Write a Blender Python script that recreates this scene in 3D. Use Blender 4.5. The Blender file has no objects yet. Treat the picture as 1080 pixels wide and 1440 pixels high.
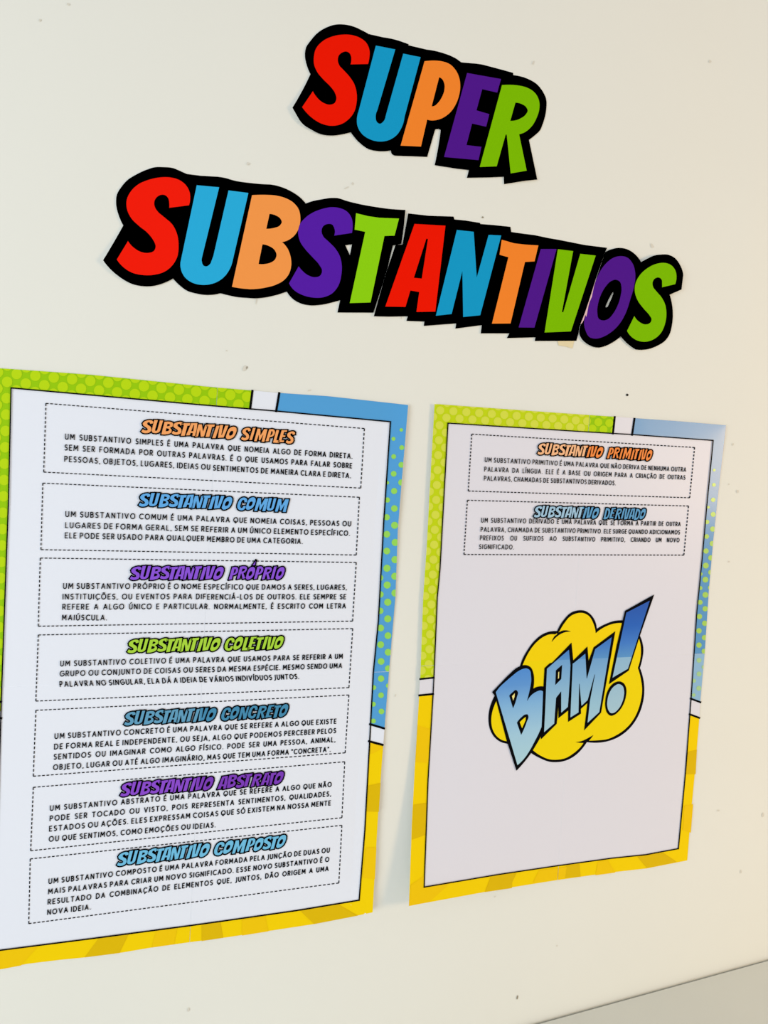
import bpy, math, random
from mathutils import Matrix, Vector
from mathutils.geometry import tessellate_polygon
random.seed(4)
S = bpy.context.scene
C = S.collection

# ------------------------------------------------------------------ camera
FOC = 939.86                                   # focal length for a 1080 px wide frame
BETA = -0.0564                                 # the posters hang a few degrees off level
R = [[0.95193299, -0.06332814, -0.29968839], [0.04184767, 0.9961086, -0.07756568], [0.30343427, 0.0612961, 0.95087877]]
CW = (0.14208016, 0.05288271, -0.68295444)
Z0 = 1.504
def w2b(u, v, w):
    c, s = math.cos(BETA), math.sin(BETA)
    return Vector((u*c + v*s, w, -(-u*s + v*c)))
CAM = w2b(*CW) + Vector((0, 0, Z0))
RIGHT, DOWN, FWD = (w2b(*r) for r in R)
cd = bpy.data.cameras.new('camera'); cam = bpy.data.objects.new('camera', cd); C.objects.link(cam)
m = Matrix((RIGHT, -DOWN, -FWD)).transposed().to_4x4(); m.translation = CAM
cam.matrix_world = m
cd.sensor_fit = 'HORIZONTAL'; cd.sensor_width = 36; cd.lens = FOC/1080*36; cd.clip_start = 0.02
S.camera = cam

# ------------------------------------------------------------------ light, exposure
S.view_settings.view_transform = 'Standard'; S.view_settings.look = 'None'
S.view_settings.exposure = 0.36; S.view_settings.gamma = 1; S.view_settings.use_curve_mapping = False
wd = bpy.data.worlds.new('world'); S.world = wd; wd.use_nodes = True
bg = wd.node_tree.nodes['Background']; bg.inputs[0].default_value = (0.97, 0.985, 1.0, 1); bg.inputs[1].default_value = 0.43
def area(name, loc, target, size, power, col):
    l = bpy.data.lights.new(name, 'AREA'); l.shape = 'RECTANGLE'; l.size, l.size_y = size
    l.energy = power; l.color = col
    o = bpy.data.objects.new(name, l); C.objects.link(o); o.location = loc
    o.rotation_euler = (Vector(target) - Vector(loc)).to_track_quat('-Z', 'Y').to_euler()
area('window_light', (-1.35, -1.35, 1.3), (0.1, 0, 1.2), (1.1, 1.2), 16.5, (0.82, 0.93, 1.0))
area('warm_lamp', (2.15, -1.3, 1.5), (0.8, 0, 1.2), (0.5, 0.5), 12, (1.0, 0.68, 0.36))

# ------------------------------------------------------------------ helpers
def lin(c):
    c = c/255.0
    return c/12.92 if c <= 0.04045 else ((c+0.055)/1.055)**2.4
def mat(name, rgb, rough=0.5, spec=0.3, noise=0.0, scale=30, bump=0.0):
    M = bpy.data.materials.new(name); M.use_nodes = True
    nt = M.node_tree; b = nt.nodes['Principled BSDF']
    col = tuple(min(lin(x)*1.1, 0.99) for x in rgb) + (1,)
    b.inputs['Base Color'].default_value = col
    b.inputs['Roughness'].default_value = rough
    b.inputs['Specular IOR Level'].default_value = spec; b.inputs['IOR'].default_value = 1.0 if spec == 0 else 1.5
    if noise or bump:
        tc = nt.nodes.new('ShaderNodeNewGeometry')
        nz = nt.nodes.new('ShaderNodeTexNoise'); nz.inputs['Scale'].default_value = scale; nz.inputs['Detail'].default_value = 5
        nt.links.new(tc.outputs['Position'], nz.inputs['Vector'])
        if noise:
            r = nt.nodes.new('ShaderNodeMix'); r.data_type = 'RGBA'
            r.inputs['A'].default_value = tuple(x*(1-noise) for x in col[:3]) + (1,)
            r.inputs['B'].default_value = tuple(min(1, x*(1+noise)) for x in col[:3]) + (1,)
            nt.links.new(nz.outputs['Fac'], r.inputs['Factor']); nt.links.new(r.outputs['Result'], b.inputs['Base Color'])
        if bump:
            bp = nt.nodes.new('ShaderNodeBump'); bp.inputs['Strength'].default_value = bump; bp.inputs['Distance'].default_value = 0.002
            nt.links.new(nz.outputs['Fac'], bp.inputs['Height']); nt.links.new(bp.outputs['Normal'], b.inputs['Normal'])
    return M
def grad_mat(name, stops, rough=0.45):
    """ink printed as a vertical colour gradient; stops = [(world z, rgb), ...] from low to high"""
    M = bpy.data.materials.new(name); M.use_nodes = True; nt = M.node_tree; b = nt.nodes['Principled BSDF']
    b.inputs['Roughness'].default_value = rough; b.inputs['Specular IOR Level'].default_value = 0.3
    g = nt.nodes.new('ShaderNodeNewGeometry'); sx = nt.nodes.new('ShaderNodeSeparateXYZ')
    mr = nt.nodes.new('ShaderNodeMapRange'); cr = nt.nodes.new('ShaderNodeValToRGB')
    z0, z1 = stops[0][0], stops[-1][0]
    mr.inputs['From Min'].default_value = z0; mr.inputs['From Max'].default_value = z1
    nt.links.new(g.outputs['Position'], sx.inputs[0]); nt.links.new(sx.outputs['Z'], mr.inputs['Value'])
    nt.links.new(mr.outputs[0], cr.inputs[0]); nt.links.new(cr.outputs[0], b.inputs['Base Color'])
    e = cr.color_ramp.elements
    while len(e) < len(stops): e.new(0.5)
    for i, (z, rgb) in enumerate(stops):
        e[i].position = (z-z0)/(z1-z0); e[i].color = tuple(min(lin(x)*1.1, 0.99) for x in rgb) + (1,)
    return M

def W(p, h=0.0):
    """the point on the wall (h metres in front of it) seen at position p of the photograph"""
    d = RIGHT*((p[0]-540)/FOC) + DOWN*((p[1]-720)/FOC) + FWD
    return CAM + d*((-h - CAM.y)/d.y)
def proj(v):
    d = v - CAM; z = d.dot(FWD)
    return (540 + FOC*d.dot(RIGHT)/z, 720 + FOC*d.dot(DOWN)/z)

def tr(ox, oy, s, txt, n=5):
    """a traced outline; points with * are corners, the others are smoothed"""
    P = []; K = []
    for ox, oy, s, txt in ([(ox, oy, s, txt)] if isinstance(txt, str) else txt):
        for t in txt.split():
            k = t.endswith('*'); a, b = t.rstrip('*').split(',')
            P.append((ox + float(a)/s, oy + float(b)/s)); K.append(k)
    N = len(P); out = []
    def tang(i):
        a, b, c = P[i-1], P[i], P[(i+1) % N]
        u = (b[0]-a[0], b[1]-a[1]); v = (c[0]-b[0], c[1]-b[1])
        lu = math.hypot(*u) or 1; lv = math.hypot(*v) or 1
        t = (u[0]/lu*lv + v[0]/lv*lu, u[1]/lu*lv + v[1]/lv*lu); l = math.hypot(*t) or 1
        return (t[0]/l, t[1]/l)
    for i in range(N):
        j = (i+1) % N; a, b = P[i], P[j]
        if K[i] and K[j]: out.append(a); continue
        L = math.hypot(b[0]-a[0], b[1]-a[1]); d = ((b[0]-a[0])/L, (b[1]-a[1])/L)
        ta = d if K[i] else tang(i); tb = d if K[j] else tang(j)
        if K[i]: ta = (2*d[0]-tb[0], 2*d[1]-tb[1])
        if K[j]: tb = (2*d[0]-ta[0], 2*d[1]-ta[1])
        for q in range(n):
            t = q/n; h1 = 2*t**3-3*t**2+1; h2 = t**3-2*t**2+t; h3 = -2*t**3+3*t**2; h4 = t**3-t**2
            out.append(tuple(h1*a[k]+h2*L*ta[k]+h3*b[k]+h4*L*tb[k] for k in (0, 1)))
    return out

def tess(loops):
    if loops and not isinstance(loops[0], list): loops = [loops]
    vs = [p for l in loops for p in l]
    idx = tessellate_polygon([[Vector((p[0], p[1], 0)) for p in l] for l in loops])
    return [[vs[i] for i in t] for t in idx]
def clip(poly, a, b, keep=1, off=0.0):
    """part of a convex polygon on one side of the line a-b (keep=1: right of a->b in image space)"""
    nx, ny = -(b[1]-a[1]), (b[0]-a[0]); l = math.hypot(nx, ny); nx, ny = nx/l*keep, ny/l*keep
    f = lambda p: (p[0]-a[0])*nx + (p[1]-a[1])*ny - off
    out = []
    for i in range(len(poly)):
        p, q = poly[i], poly[(i+1) % len(poly)]; fp, fq = f(p), f(q)
        if fp >= 0: out.append(p)
        if (fp > 0 > fq) or (fp < 0 < fq):
            t = fp/(fp-fq); out.append((p[0]+(q[0]-p[0])*t, p[1]+(q[1]-p[1])*t))
    return out
def fan(poly): return [[poly[0], poly[i], poly[i+1]] for i in range(1, len(poly)-1)]
def area2(t): return (t[1][0]-t[0][0])*(t[2][1]-t[0][1]) - (t[2][0]-t[0][0])*(t[1][1]-t[0][1])
def clip_tris(tris, cuts):
    out = []
    for t in tris:
        p = t
        for c in cuts:
            p = clip(p, *c)
            if len(p) < 3: break
        if len(p) >= 3: out += [q for q in fan(p) if abs(area2(q)) > 1e-4]
    return out
def conv(poly, tri):
    """intersection of a convex polygon and a triangle"""
    if area2(tri) < 0: tri = tri[::-1]
    for i in range(3):
        poly = clip(poly, tri[i], tri[(i+1) % 3])
        if len(poly) < 3: return []
    return poly
def refine(tris, L):
    k = lambda p: (round(p[0], 3), round(p[1], 3))
    for _ in range(9):
        mids = {}; out = []; any_ = False
        def mid(a, b):
            if math.hypot(a[0]-b[0], a[1]-b[1]) <= L: return None
            ka, kb = sorted((k(a), k(b)))
            return ((ka[0]+kb[0])/2, (ka[1]+kb[1])/2)
        for a, b, c in tris:
            ab, bc, ca = mid(a, b), mid(b, c), mid(c, a)
            n = [x for x in (ab, bc, ca) if x]
            if not n: out.append([a, b, c]); continue
            any_ = True
            if len(n) == 3: out += [[a, ab, ca], [ab, b, bc], [ca, bc, c], [ab, bc, ca]]
            elif len(n) == 1:
                if ab: out += [[a, ab, c], [ab, b, c]]
                elif bc: out += [[a, b, bc], [a, bc, c]]
                else: out += [[a, b, ca], [ca, b, c]]
            else:
                if not ab: out += [[c, ca, bc], [a, b, bc], [a, bc, ca]]
                elif not bc: out += [[a, ab, ca], [ab, b, c], [ab, c, ca]]
                else: out += [[b, bc, ab], [a, ab, bc], [a, bc, c]]
        tris = out
        if not any_: break
    return tris

def link(name, me, mats, parent=None):
    o = bpy.data.objects.new(name, me); C.objects.link(o)
    for mm in mats: me.materials.append(mm)
    if parent: o.parent = parent
    return o
def paper(name, layers, hf, parent=None, thick=0.0, back=None):
    """layers = [(triangles, material, height above hf)]; hf(x, y) = the sheet's distance from the wall.
    With thick > 0 the first layer gets a back and an edge."""
    V = []; F = []; MI = []; idx = {}; mats = []
    for li, (tris, mt, off) in enumerate(layers):
        if mt not in mats: mats.append(mt)
        mi = mats.index(mt); top = []
        for t in tris:
            f = []
            for p in t:
                kk = (li, round(p[0], 3), round(p[1], 3))
                if kk not in idx: idx[kk] = len(V); V.append(W(p, hf(p[0], p[1]) + off))
                f.append(idx[kk])
            if len(set(f)) < 3: continue
            if area2(t) > 0: f = f[::-1]
            F.append(f); MI.append(mi); top.append(f)
        if thick and li == 0:
            if back and back not in mats: mats.append(back)
            bi = mats.index(back) if back else mi
            n = len(V); m2 = {}
            for f in top:
                for i in f:
                    if i not in m2: m2[i] = len(V); V.append(V[i] + Vector((0, thick, 0)))
            edges = {}
            for f in top:
                F.append([m2[i] for i in f[::-1]]); MI.append(bi)
                for q in range(3):
                    e = (f[q], f[(q+1) % 3])
                    if (e[1], e[0]) in edges: del edges[(e[1], e[0])]
                    else: edges[e] = 1
            for a, b in edges: F.append([b, a, m2[a], m2[b]]); MI.append(bi)
    me = bpy.data.meshes.new(name); org = V[0].copy() if V else Vector()
    me.from_pydata([tuple(v) for v in V], [], F)
    o = link(name, me, mats, parent)
    for p, i in zip(me.polygons, MI): p.material_index = i
    if parent:
        o.matrix_parent_inverse = parent.matrix_basis.inverted()
    return o
def empty(name, loc):
    o = bpy.data.objects.new(name, None); C.objects.link(o); o.location = loc; o.empty_display_size = 0.05
    return o
def tag(o, label, cat, group=None):
    o['label'] = label; o['category'] = cat
    if group: o['group'] = group
def box(name, lo, hi, mt, parent=None, bevel=0.0):
    import bmesh
    bm = bmesh.new(); bmesh.ops.create_cube(bm, size=1)
    for v in bm.verts:
        v.co = Vector([(lo[i]+hi[i])/2 + v.co[i]*(hi[i]-lo[i]) for i in range(3)])
    if bevel: bmesh.ops.bevel(bm, geom=bm.edges[:], offset=bevel, segments=2, affect='EDGES')
    me = bpy.data.meshes.new(name); bm.to_mesh(me); bm.free()
    o = link(name, me, [mt], parent)
    if parent: o.matrix_parent_inverse = parent.matrix_basis.inverted()
    return o

# ------------------------------------------------------------------ the room
WALL = mat('cream wall paint', (230, 230, 222), 0.7, 0.08, noise=0.012, scale=7, bump=0.06)
def wall_y(x, z):
    t = (x - 0.83 - 0.02*math.sin(z*3))/0.035       # shallow plaster step running down the right
    a = min(1, max(0, (z-1.45)/0.35))
    return -0.0045*a/(1+math.exp(-t*2)) if x > 0.6 else 0.0
xs = [-2.5, -1.5, -0.6, 0.0, 0.3, 0.5, 0.6] + [0.61+i*0.01 for i in range(50)] + [1.15, 1.4, 2.0, 3.0]
zs = [0, 0.4, 0.8, 1.1, 1.3, 1.45] + [1.5+0.05*i for i in range(14)] + [2.2, 2.7]
V = [(x, wall_y(x, z), z) for z in zs for x in xs]; nx = len(xs)
F = [(j*nx+i, j*nx+i+1, (j+1)*nx+i+1, (j+1)*nx+i) for j in range(len(zs)-1) for i in range(nx-1)]
nb = len(V); V += [(x, 0.12, z) for x in (xs[0], xs[-1]) for z in (zs[0], zs[-1])]
F += [(nb, nb+1, nb+3, nb+2)]
F += [tuple([nb, nb+2] + [i for i in reversed(range(nx))])]
F += [tuple([nb+3, nb+1] + [(len(zs)-1)*nx+i for i in range(nx)])]
F += [tuple([nb+1, nb] + [j*nx for j in range(len(zs))])]
F += [tuple([nb+2, nb+3] + [j*nx+nx-1 for j in reversed(range(len(zs)))])]
me = bpy.data.meshes.new('wall_front'); me.from_pydata(V, [], F)
wall = link('wall_front', me, [WALL]); wall['kind'] = 'structure'
for p in me.polygons[:(len(zs)-1)*(nx-1)]: p.use_smooth = True
FLOOR = mat('grey floor tile', (176, 172, 160), 0.4, 0.4, noise=0.05, scale=5)
fl = box('floor', (-2.5, -3.5, -0.1), (3.0, 0, 0), FLOOR); fl['kind'] = 'structure'

# small scuffs and chips in the paint
DARK = mat('dark fleck', (40, 38, 34), 0.7, 0.1); SCUFF = mat('grey scuff', (217, 213, 201), 0.7, 0.1); SCUFF2 = mat('brown scuff', (150, 142, 124), 0.7, 0.1)
def blob(cx, cy, rx, ry, rot=0, n=9):
    out = []
    for i in range(n):
        a = 2*math.pi*i/n; r = 0.75+0.4*random.random()
        x, y = rx*r*math.cos(a), ry*r*math.sin(a)
        out.append((cx+x*math.cos(rot)-y*math.sin(rot), cy+x*math.sin(rot)+y*math.cos(rot)))
    return out
lay = []
for (x, y, rx, ry, ro, mt) in [(882, 555.5, 2.1, 1.7, .5, DARK), (727.4, 1403, 1.3, 3.0, .25, SCUFF2), (344, 518, 2.6, 4.5, .5, SCUFF), (347, 517, 1.2, 2, .5, SCUFF2),
        (998.5, 86, 2, 2, 0, SCUFF), (917, 345.5, 2, 4, -.5, SCUFF), (495.6, 258, 1.6, 2, 0, SCUFF), (487, 264, 4, .8, -.5, SCUFF), (679, 305.6, 1.6, 1.3, 0, SCUFF2),
        (96, 5.5, 2.3, 1.8, 0, SCUFF), (56, 28, 2, 2, 0, SCUFF), (318.5, 493, 1.3, 1.3, 0, SCUFF), (1030.7, 625, 1.5, 2, 0, SCUFF), (1037, 691, 1.8, 2.2, 0, SCUFF), (1025, 681, 1.2, 1.2, 0, SCUFF),
        (556, 978, 1, 1.9, .2, SCUFF), (696, 1261, 1.4, 1.1, 0, SCUFF), (1042, 1226, 1.1, 2.4, 0, SCUFF), (435, 549, 3, 1.1, -.3, SCUFF), (750, 88, 1.4, 3, .4, SCUFF), (349, 230, 2.5, 2, 0, SCUFF),
        (783, 1330, 1.4, 1.2, 0, SCUFF), (1010, 1140, 2, 1.2, 0, SCUFF), (1073, 1146, 1.8, 3, 0, SCUFF), (361, 420, 1, 8, .2, SCUFF), (265, 1420, 2, 3, .3, SCUFF), (565, 442, .9, 7, .1, SCUFF), (1025, 790, 1.5, 1.3, 0, SCUFF)]:
    lay.append((fan(blob(x, y, rx, ry, ro)), mt, 0))
mk = paper('paint_scuffs', lay, lambda x, y: 0.0006 - wall_y(W((x, y)).x, W((x, y)).z), wall); mk['kind'] = 'stuff'

# table standing against the wall
TT = mat('pale grey laminate', (206, 207, 200), 0.45, 0.35, noise=0.035, scale=9)
TE = mat('grey table edge', (150, 146, 132), 0.5, 0.3); TL = mat('grey steel', (120, 122, 124), 0.35, 0.5)
tb = empty('table', (1.0, -0.36, 0)); tag(tb, 'pale grey table with a smooth top pushed against the wall below the posters', 'table')
box('tabletop', (0.1, -0.62, 0.722), (1.9, -0.0035, 0.75), TT, tb, 0.001)
box('apron', (0.16, -0.58, 0.65), (1.84, -0.05, 0.7215), TE, tb)
for x in (0.17, 1.79):
    for y in (-0.6, -0.08): box('leg', (x, y, 0), (x+0.04, y+0.04, 0.7215), TL, tb, 0.003)

# ------------------------------------------------------------------ title lettering cut out of printed paper
BLACK = mat('black ink', (0, 0, 0), 0.9, 0.0); EDGE = mat('white paper edge', (236, 236, 234), 0.6, 0.2)
def ink(n, rgb): return mat(n, rgb, 0.55, 0.02)
INK = dict(red=ink('red ink', (255, 28, 10)), blue=ink('blue ink', (42, 172, 222)), orange=ink('orange ink', (255, 152, 76)),
           purple=ink('purple ink', (86, 30, 168)), green=ink('green ink', (140, 208, 18)),
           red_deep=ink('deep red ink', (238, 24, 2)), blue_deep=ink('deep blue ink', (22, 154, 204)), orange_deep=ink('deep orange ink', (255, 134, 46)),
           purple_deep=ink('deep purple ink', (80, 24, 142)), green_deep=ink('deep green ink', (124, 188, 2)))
A = (400, 20, 5.4); B = (580, 50, 5.4); CC = (140, 220, 4.5); D = (340, 240, 4.5); EE = (530, 280, 4.5); FF = (740, 320, 4.5)
def T(c, s, n=5): return tr(*c, s, n)
sS1 = T(A, '502,381* 635,378* 645,330 645,270 620,215 575,180 510,158 440,155 360,170 290,205 240,260 224,320 225,380 250,440 300,500 350,550 385,600 394,645 380,675 345,687 300,675 250,635 216,584* 134,705* 170,750 220,795 280,830 350,847 430,835 490,795 530,740 548,670 547,590 530,530 495,475 450,425 415,385 405,345 415,310 440,290 470,283 495,297 507,325 508,345')
sU1 = T(A, '694,238* 842,267* 705,730* 693,785 702,818 725,832 748,818 768,775* 902,299* 1034,326* 912,780* 890,860 850,920 795,955 725,967 650,950 590,910 555,850 550,800 562,740*')
sP1 = T(B, '92,195* 150,190 220,195 280,215 330,265 355,320 363,390 355,450 330,520 290,580 240,620 180,642 135,644 112,638* 65,843* -90,836*')
sP1c = T(B, '203,316* 225,330 242,365 243,410 225,465 195,510 165,535 146,538*')
sE1 = T(B, '415,284* 673,330* 644,433* 530,407* 486,568* 584,597* 560,692* 453,668* 410,832* 524,845* 502,946* 240,922*')
sR1 = T(B, '680,376* 740,374 810,380 880,400 930,435 960,490 963,560 945,620 905,690 860,730 810,750* 868,1026* 746,1047* 716,752* 708,752* 640,993* 511,998*')
sR1c = T(B, '782,509* 830,520 865,545 875,570 860,600 820,630 780,645 743,648*')
bSUPER = tr(0, 0, 1, [(*A, '60,710* 130,590 197,455* 170,390 155,300 165,250 195,205 260,135 320,100 390,78 430,76 530,95 585,120 640,150* 750,175* 850,195 910,215 945,228* 940,235* 1080,268*'),
    (*B, '150,112 240,135 300,158 340,180 370,203* 450,210* 520,218 600,238 765,283* 765,300* 810,307 880,330 940,365 990,425 1015,480 1018,540 1010,600 990,670 968,720 930,757 885,792* 948,1094* 850,1104* 695,1129* 693,1073* 580,1078* 413,1081* 428,1022* 340,1012* 168,985* 195,850 214,718* 195,710 172,715* 112,922* 0,917*'),
    (*A, '972,1079* 840,1075* 815,1060 808,1035* 710,1040 640,1025 580,985 535,940 503,897* 440,912 370,922 270,910 200,875 140,835 100,780*')], 4)

sS2 = T(CC, '441,325* 566,309* 574,265 568,220 545,180 500,147 440,132 380,133 310,148 240,180 195,225 172,275 173,330 200,390 250,440 300,480 340,530 355,570 345,597 310,610 265,605 220,580 180,535* 109,652* 150,700 200,733 280,751 350,748 410,730 460,690 490,640 500,560 490,490 460,430 410,385 365,345 347,310 350,275 372,250 405,242 432,260 441,295')
sU2 = T(CC, '615,182* 757,195* 648,640* 648,670 660,692 675,696 692,688 708,662* 720,630* 816,215* 942,231* 840,670* 820,720 780,770 730,800 660,813 590,800 545,770 518,725 512,670*')
sB2 = T(D, '65,155* 150,153 220,158 280,175 330,205 360,245 371,300 365,350 345,395 310,430 255,452* 285,485 308,540 313,600 300,650 270,690 220,720 150,740 60,750 -10,744 -62,735*')
sB2a = T(D, '176,273* 215,283 243,302 253,325 240,348 205,362 155,368*'); sB2b = T(D, '131,466* 175,478 210,505 220,535 208,565 180,583 145,591 106,591*')
sS3 = T(D, '585,411* 697,394* 702,350 695,300 665,258 620,237 570,231 510,242 450,265 400,300 365,345 357,400 370,450 400,495 450,550 490,595 508,635 495,665 460,674 420,662 385,635 360,605* 299,713* 330,755 380,785 450,803 520,800 570,778 610,730 630,660 632,590 620,540 590,490 545,445 515,415 505,385 515,352 545,337 570,340 586,365')
sT2 = T(D, '723,269* 800,288* 870,298* 995,303* 967,411* 903,413* 815,834* 683,838* 781,387* 714,373*')
bSUBST = tr(0, 0, 1, [(*CC, '22,657* 80,560 150,437* 120,370 104,290 110,240 140,190 170,155 240,110 300,83 355,67 400,67 460,72 510,92 550,110* 640,122* 750,128* 800,137 850,152 930,165 1080,177*'),
    (*D, '240,100 320,135 370,170 405,208* 440,195 500,182 580,172 610,174 660,190 740,210 850,230 940,242 1036,248* 1025,360* 1010,464* 957,474* 940,540* 915,650* 880,752* 833,899* 605,898* 622,820* 580,832 510,848 415,851 350,830 310,800 285,765* 200,792 100,808 30,805*'),
    (*CC, '930,895* 870,890 820,880 765,866* 740,872 680,877 600,865 560,853 500,810 465,773* 410,800 340,820 280,822 200,805 140,772 80,725')], 4)
bSUBSTh = T(D, '655,472* 697,467* 684,535*')
sA2 = T(EE, '238,157* 434,168* 370,712* 250,714* 268,588* 212,578* 181,682* 53,680*'); sA2c = T(EE, '313,250* 323,252* 284,503* 234,498*')
sN2 = T(EE, '506,195* 613,207* 632,497* 707,226* 787,230* 654,735* 546,746* 541,455* 473,727* 373,738*')
sT3 = T(EE, '790,257* 870,280* 940,288* 1022,293* 998,394* 937,398* 846,787* 728,788* 832,368* 776,352*')
sI2 = T(FF, '92,136* 192,136* 52,633* -48,632*')
sV2 = T(FF, '200,137* 297,149* 226,535* 235,535* 342,166* 440,177* 283,657* 116,664*')
bANTIV = T(EE, '198,90* 330,105* 485,110* 490,128* 560,135* 652,150* 655,157* 750,165* 845,175* 850,208* 900,215* 1000,228* 1080,245*') \
    + T(FF, '220,80* 370,110* 512,128* 500,155* 445,312* 385,502* 345,612* 318,717* 53,718*') \
    + T(EE, '1003,875* 822,880* 838,850* 657,850* 663,798* 496,820* 502,787* 296,803* 300,775* 186,771* 195,742* 80,744* -20,742* 46,505* 118,289* 161,287*')
sO2 = T(FF, '590,181 640,190 672,225 690,290 683,370 660,450 630,540 590,610 540,660 490,690 440,703 400,693 375,650 366,600 375,560 398,490 422,400 447,320 475,265 510,222 550,192')
sO2c = T(FF, '565,330 590,340 603,380 598,430 580,490 550,545 520,578 490,588 460,578 450,540 455,480 475,420 505,370 535,340')
sO2h = T(FF, '549,412 545,432 526,476 511,503 506,505 515,470 533,434')
sS4 = T(FF, '860,378* 943,358* 951,315 945,275 920,240 880,224 830,228 770,255 720,300 690,360 688,410 705,460 745,515 780,555 793,580 785,602 755,613 720,600 684,560* 638,654* 670,695 710,717 760,722 810,705 850,670 878,610 887,540 880,490 855,440 825,405 803,375 800,345 815,322 840,316 857,330 860,355')
bOS = T(FF, '500,155* 540,137 595,128 650,142 690,170 727,218* 760,200 810,177 850,171 895,171 940,192 970,230 988,270 994,300* 983,392* 908,425* 920,470 928,540 922,620 905,680 880,715 830,748 770,770 692,772* 640,735 598,690* 550,725 500,750 455,760 400,745 355,710 338,680 335,655 346,613* 386,503* 446,313*', 4)
tornO = T(FF, '446,313* 440,335* 428,375* 415,440* 402,468* 393,500* 386,540* 380,565* 374,552* 364,585* 352,606* 344,610* 352,590* 372,540* 385,500* 405,440* 425,375*')

def cutout(name, label, back_loops, letters, hf, group='title lettering cut-outs'):
    xs_ = [p[0] for p in back_loops[0]]; ys_ = [p[1] for p in back_loops[0]]
    root = empty(name, W((sum(xs_)/len(xs_), sum(ys_)/len(ys_)), 0)); tag(root, label, 'cut-out lettering', group)
    bk = paper('backing', [(refine(tess(back_loops), 16), BLACK, 0)], hf, root, 0.0004, EDGE); bk['label'] = 'black printed paper backing with a white cut edge'
    for lb, loops, ink in letters:
        o = paper('letter', [(refine(tess(loops), 16), INK[ink], 0.00025)], hf, root); o['label'] = lb
    return root
def wav(base, amp, k=0.03, ph=0.0):
    return lambda x, y: base + amp*(0.5+0.5*math.sin(x*k+ph))*(0.5+0.5*math.sin(y*k*0.7+ph*2))
def lift(x, y, cx, cy, rad, h):
    t = max(0, 1-math.hypot(x-cx, y-cy)/rad); return h*t*t
h_super = lambda x, y: 0.0012 + lift(x, y, 415, 160, 70, 0.003) + lift(x, y, 755, 255, 60, 0.002)
h_subst = lambda x, y: 0.0012 + lift(x, y, 145, 366, 80, 0.003) + lift(x, y, 570, 297, 40, 0.0025)
h_antiv = lambda x, y: 0.0013 + lift(x, y, 530, 445, 40, 0.001) + lift(x, y, 855, 345, 60, 0.003)
h_os = lambda x, y: 0.0020 + lift(x, y, 960, 390, 90, 0.006) + lift(x, y, 900, 365, 60, 0.003)
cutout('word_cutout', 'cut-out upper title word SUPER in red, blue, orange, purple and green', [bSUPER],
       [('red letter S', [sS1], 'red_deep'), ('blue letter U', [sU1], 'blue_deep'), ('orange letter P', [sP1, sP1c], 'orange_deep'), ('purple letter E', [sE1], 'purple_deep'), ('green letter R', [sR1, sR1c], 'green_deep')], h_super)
cutout('word_cutout', 'cut-out lettering SUBST starting the lower title word, from red S to green T', [bSUBST, bSUBSTh],
       [('red letter S', [sS2], 'red'), ('blue letter U', [sU2], 'blue'), ('orange letter B', [sB2, sB2a, sB2b], 'orange'), ('purple letter S', [sS3], 'purple'), ('green letter T', [sT2], 'green')], h_subst)
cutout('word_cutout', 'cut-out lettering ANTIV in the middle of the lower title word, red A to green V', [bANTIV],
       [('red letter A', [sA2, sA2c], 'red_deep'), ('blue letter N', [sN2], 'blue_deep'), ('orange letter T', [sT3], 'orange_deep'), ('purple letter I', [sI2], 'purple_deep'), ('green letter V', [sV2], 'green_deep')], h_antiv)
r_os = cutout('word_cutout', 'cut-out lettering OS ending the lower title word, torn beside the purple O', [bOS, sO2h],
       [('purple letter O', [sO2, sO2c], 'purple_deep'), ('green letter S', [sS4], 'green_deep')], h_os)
TORN = mat('torn pinkish paper', (224, 186, 190), 0.8, 0.1, noise=0.15, scale=300)
o = paper('torn_edge', [(tess([tornO]), TORN, 0.0004)], h_os, r_os); o['label'] = 'ragged pinkish torn paper edge'
TAPE = mat('yellowed tape', (226, 212, 172), 0.35, 0.5, noise=0.05, scale=120)
o = paper('adhesive_tape', [(refine(tess([T(FF, '190,680* 296,680* 303,720* 293,764* 250,752* 205,745*')]), 6), TAPE, 0)], lambda x, y: 0.0007, None, 0.0002)
tag(o, 'small yellowed scrap of tape showing below the green V', 'tape')

# ------------------------------------------------------------------ posters, each of four printed sheets
def yel(k): return {'a': (250, 208, 8), 'm': (240, 198, 8), 'd': (222, 184, 6)}[k]
PAPER = mat('bluish white paper', (229, 233, 254), 0.55, 0.1); PAPER2 = mat('white glossy paper', (223, 222, 232), 0.36, 0.2)
FRAME = mat('black frame ink', (8, 8, 12), 0.6, 0.02)
YA = mat('yellow ink', yel('a'), 0.5, 0.04); YM = mat('mid yellow ink', yel('m'), 0.5, 0.08); YD = mat('dark yellow ink', yel('d'), 0.5, 0.08)
GREEN = mat('green ink ground', (150, 200, 8), 0.5, 0.08); GDOT = mat('lime dot ink', (184, 216, 16), 0.5, 0.08)
GREEN2 = mat('yellow green ink ground', (194, 214, 20), 0.5, 0.08); GDOT2 = mat('pale lime dot ink', (212, 220, 74), 0.5, 0.08)
BLUE = mat('sky blue ink', (84, 160, 218), 0.5, 0.08); BLUE2 = mat('soft blue ink', (88, 150, 202), 0.24, 0.42); BLUE3 = mat('pale blue ink', (140, 184, 218), 0.4, 0.35)
BDOT = mat('green dot ink', (150, 214, 92), 0.5, 0.08); BDOT2 = mat('light green dot ink', (166, 208, 92), 0.24, 0.42); BDOT3 = mat('faint green dot ink', (166, 206, 150), 0.5, 0.08)

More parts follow.
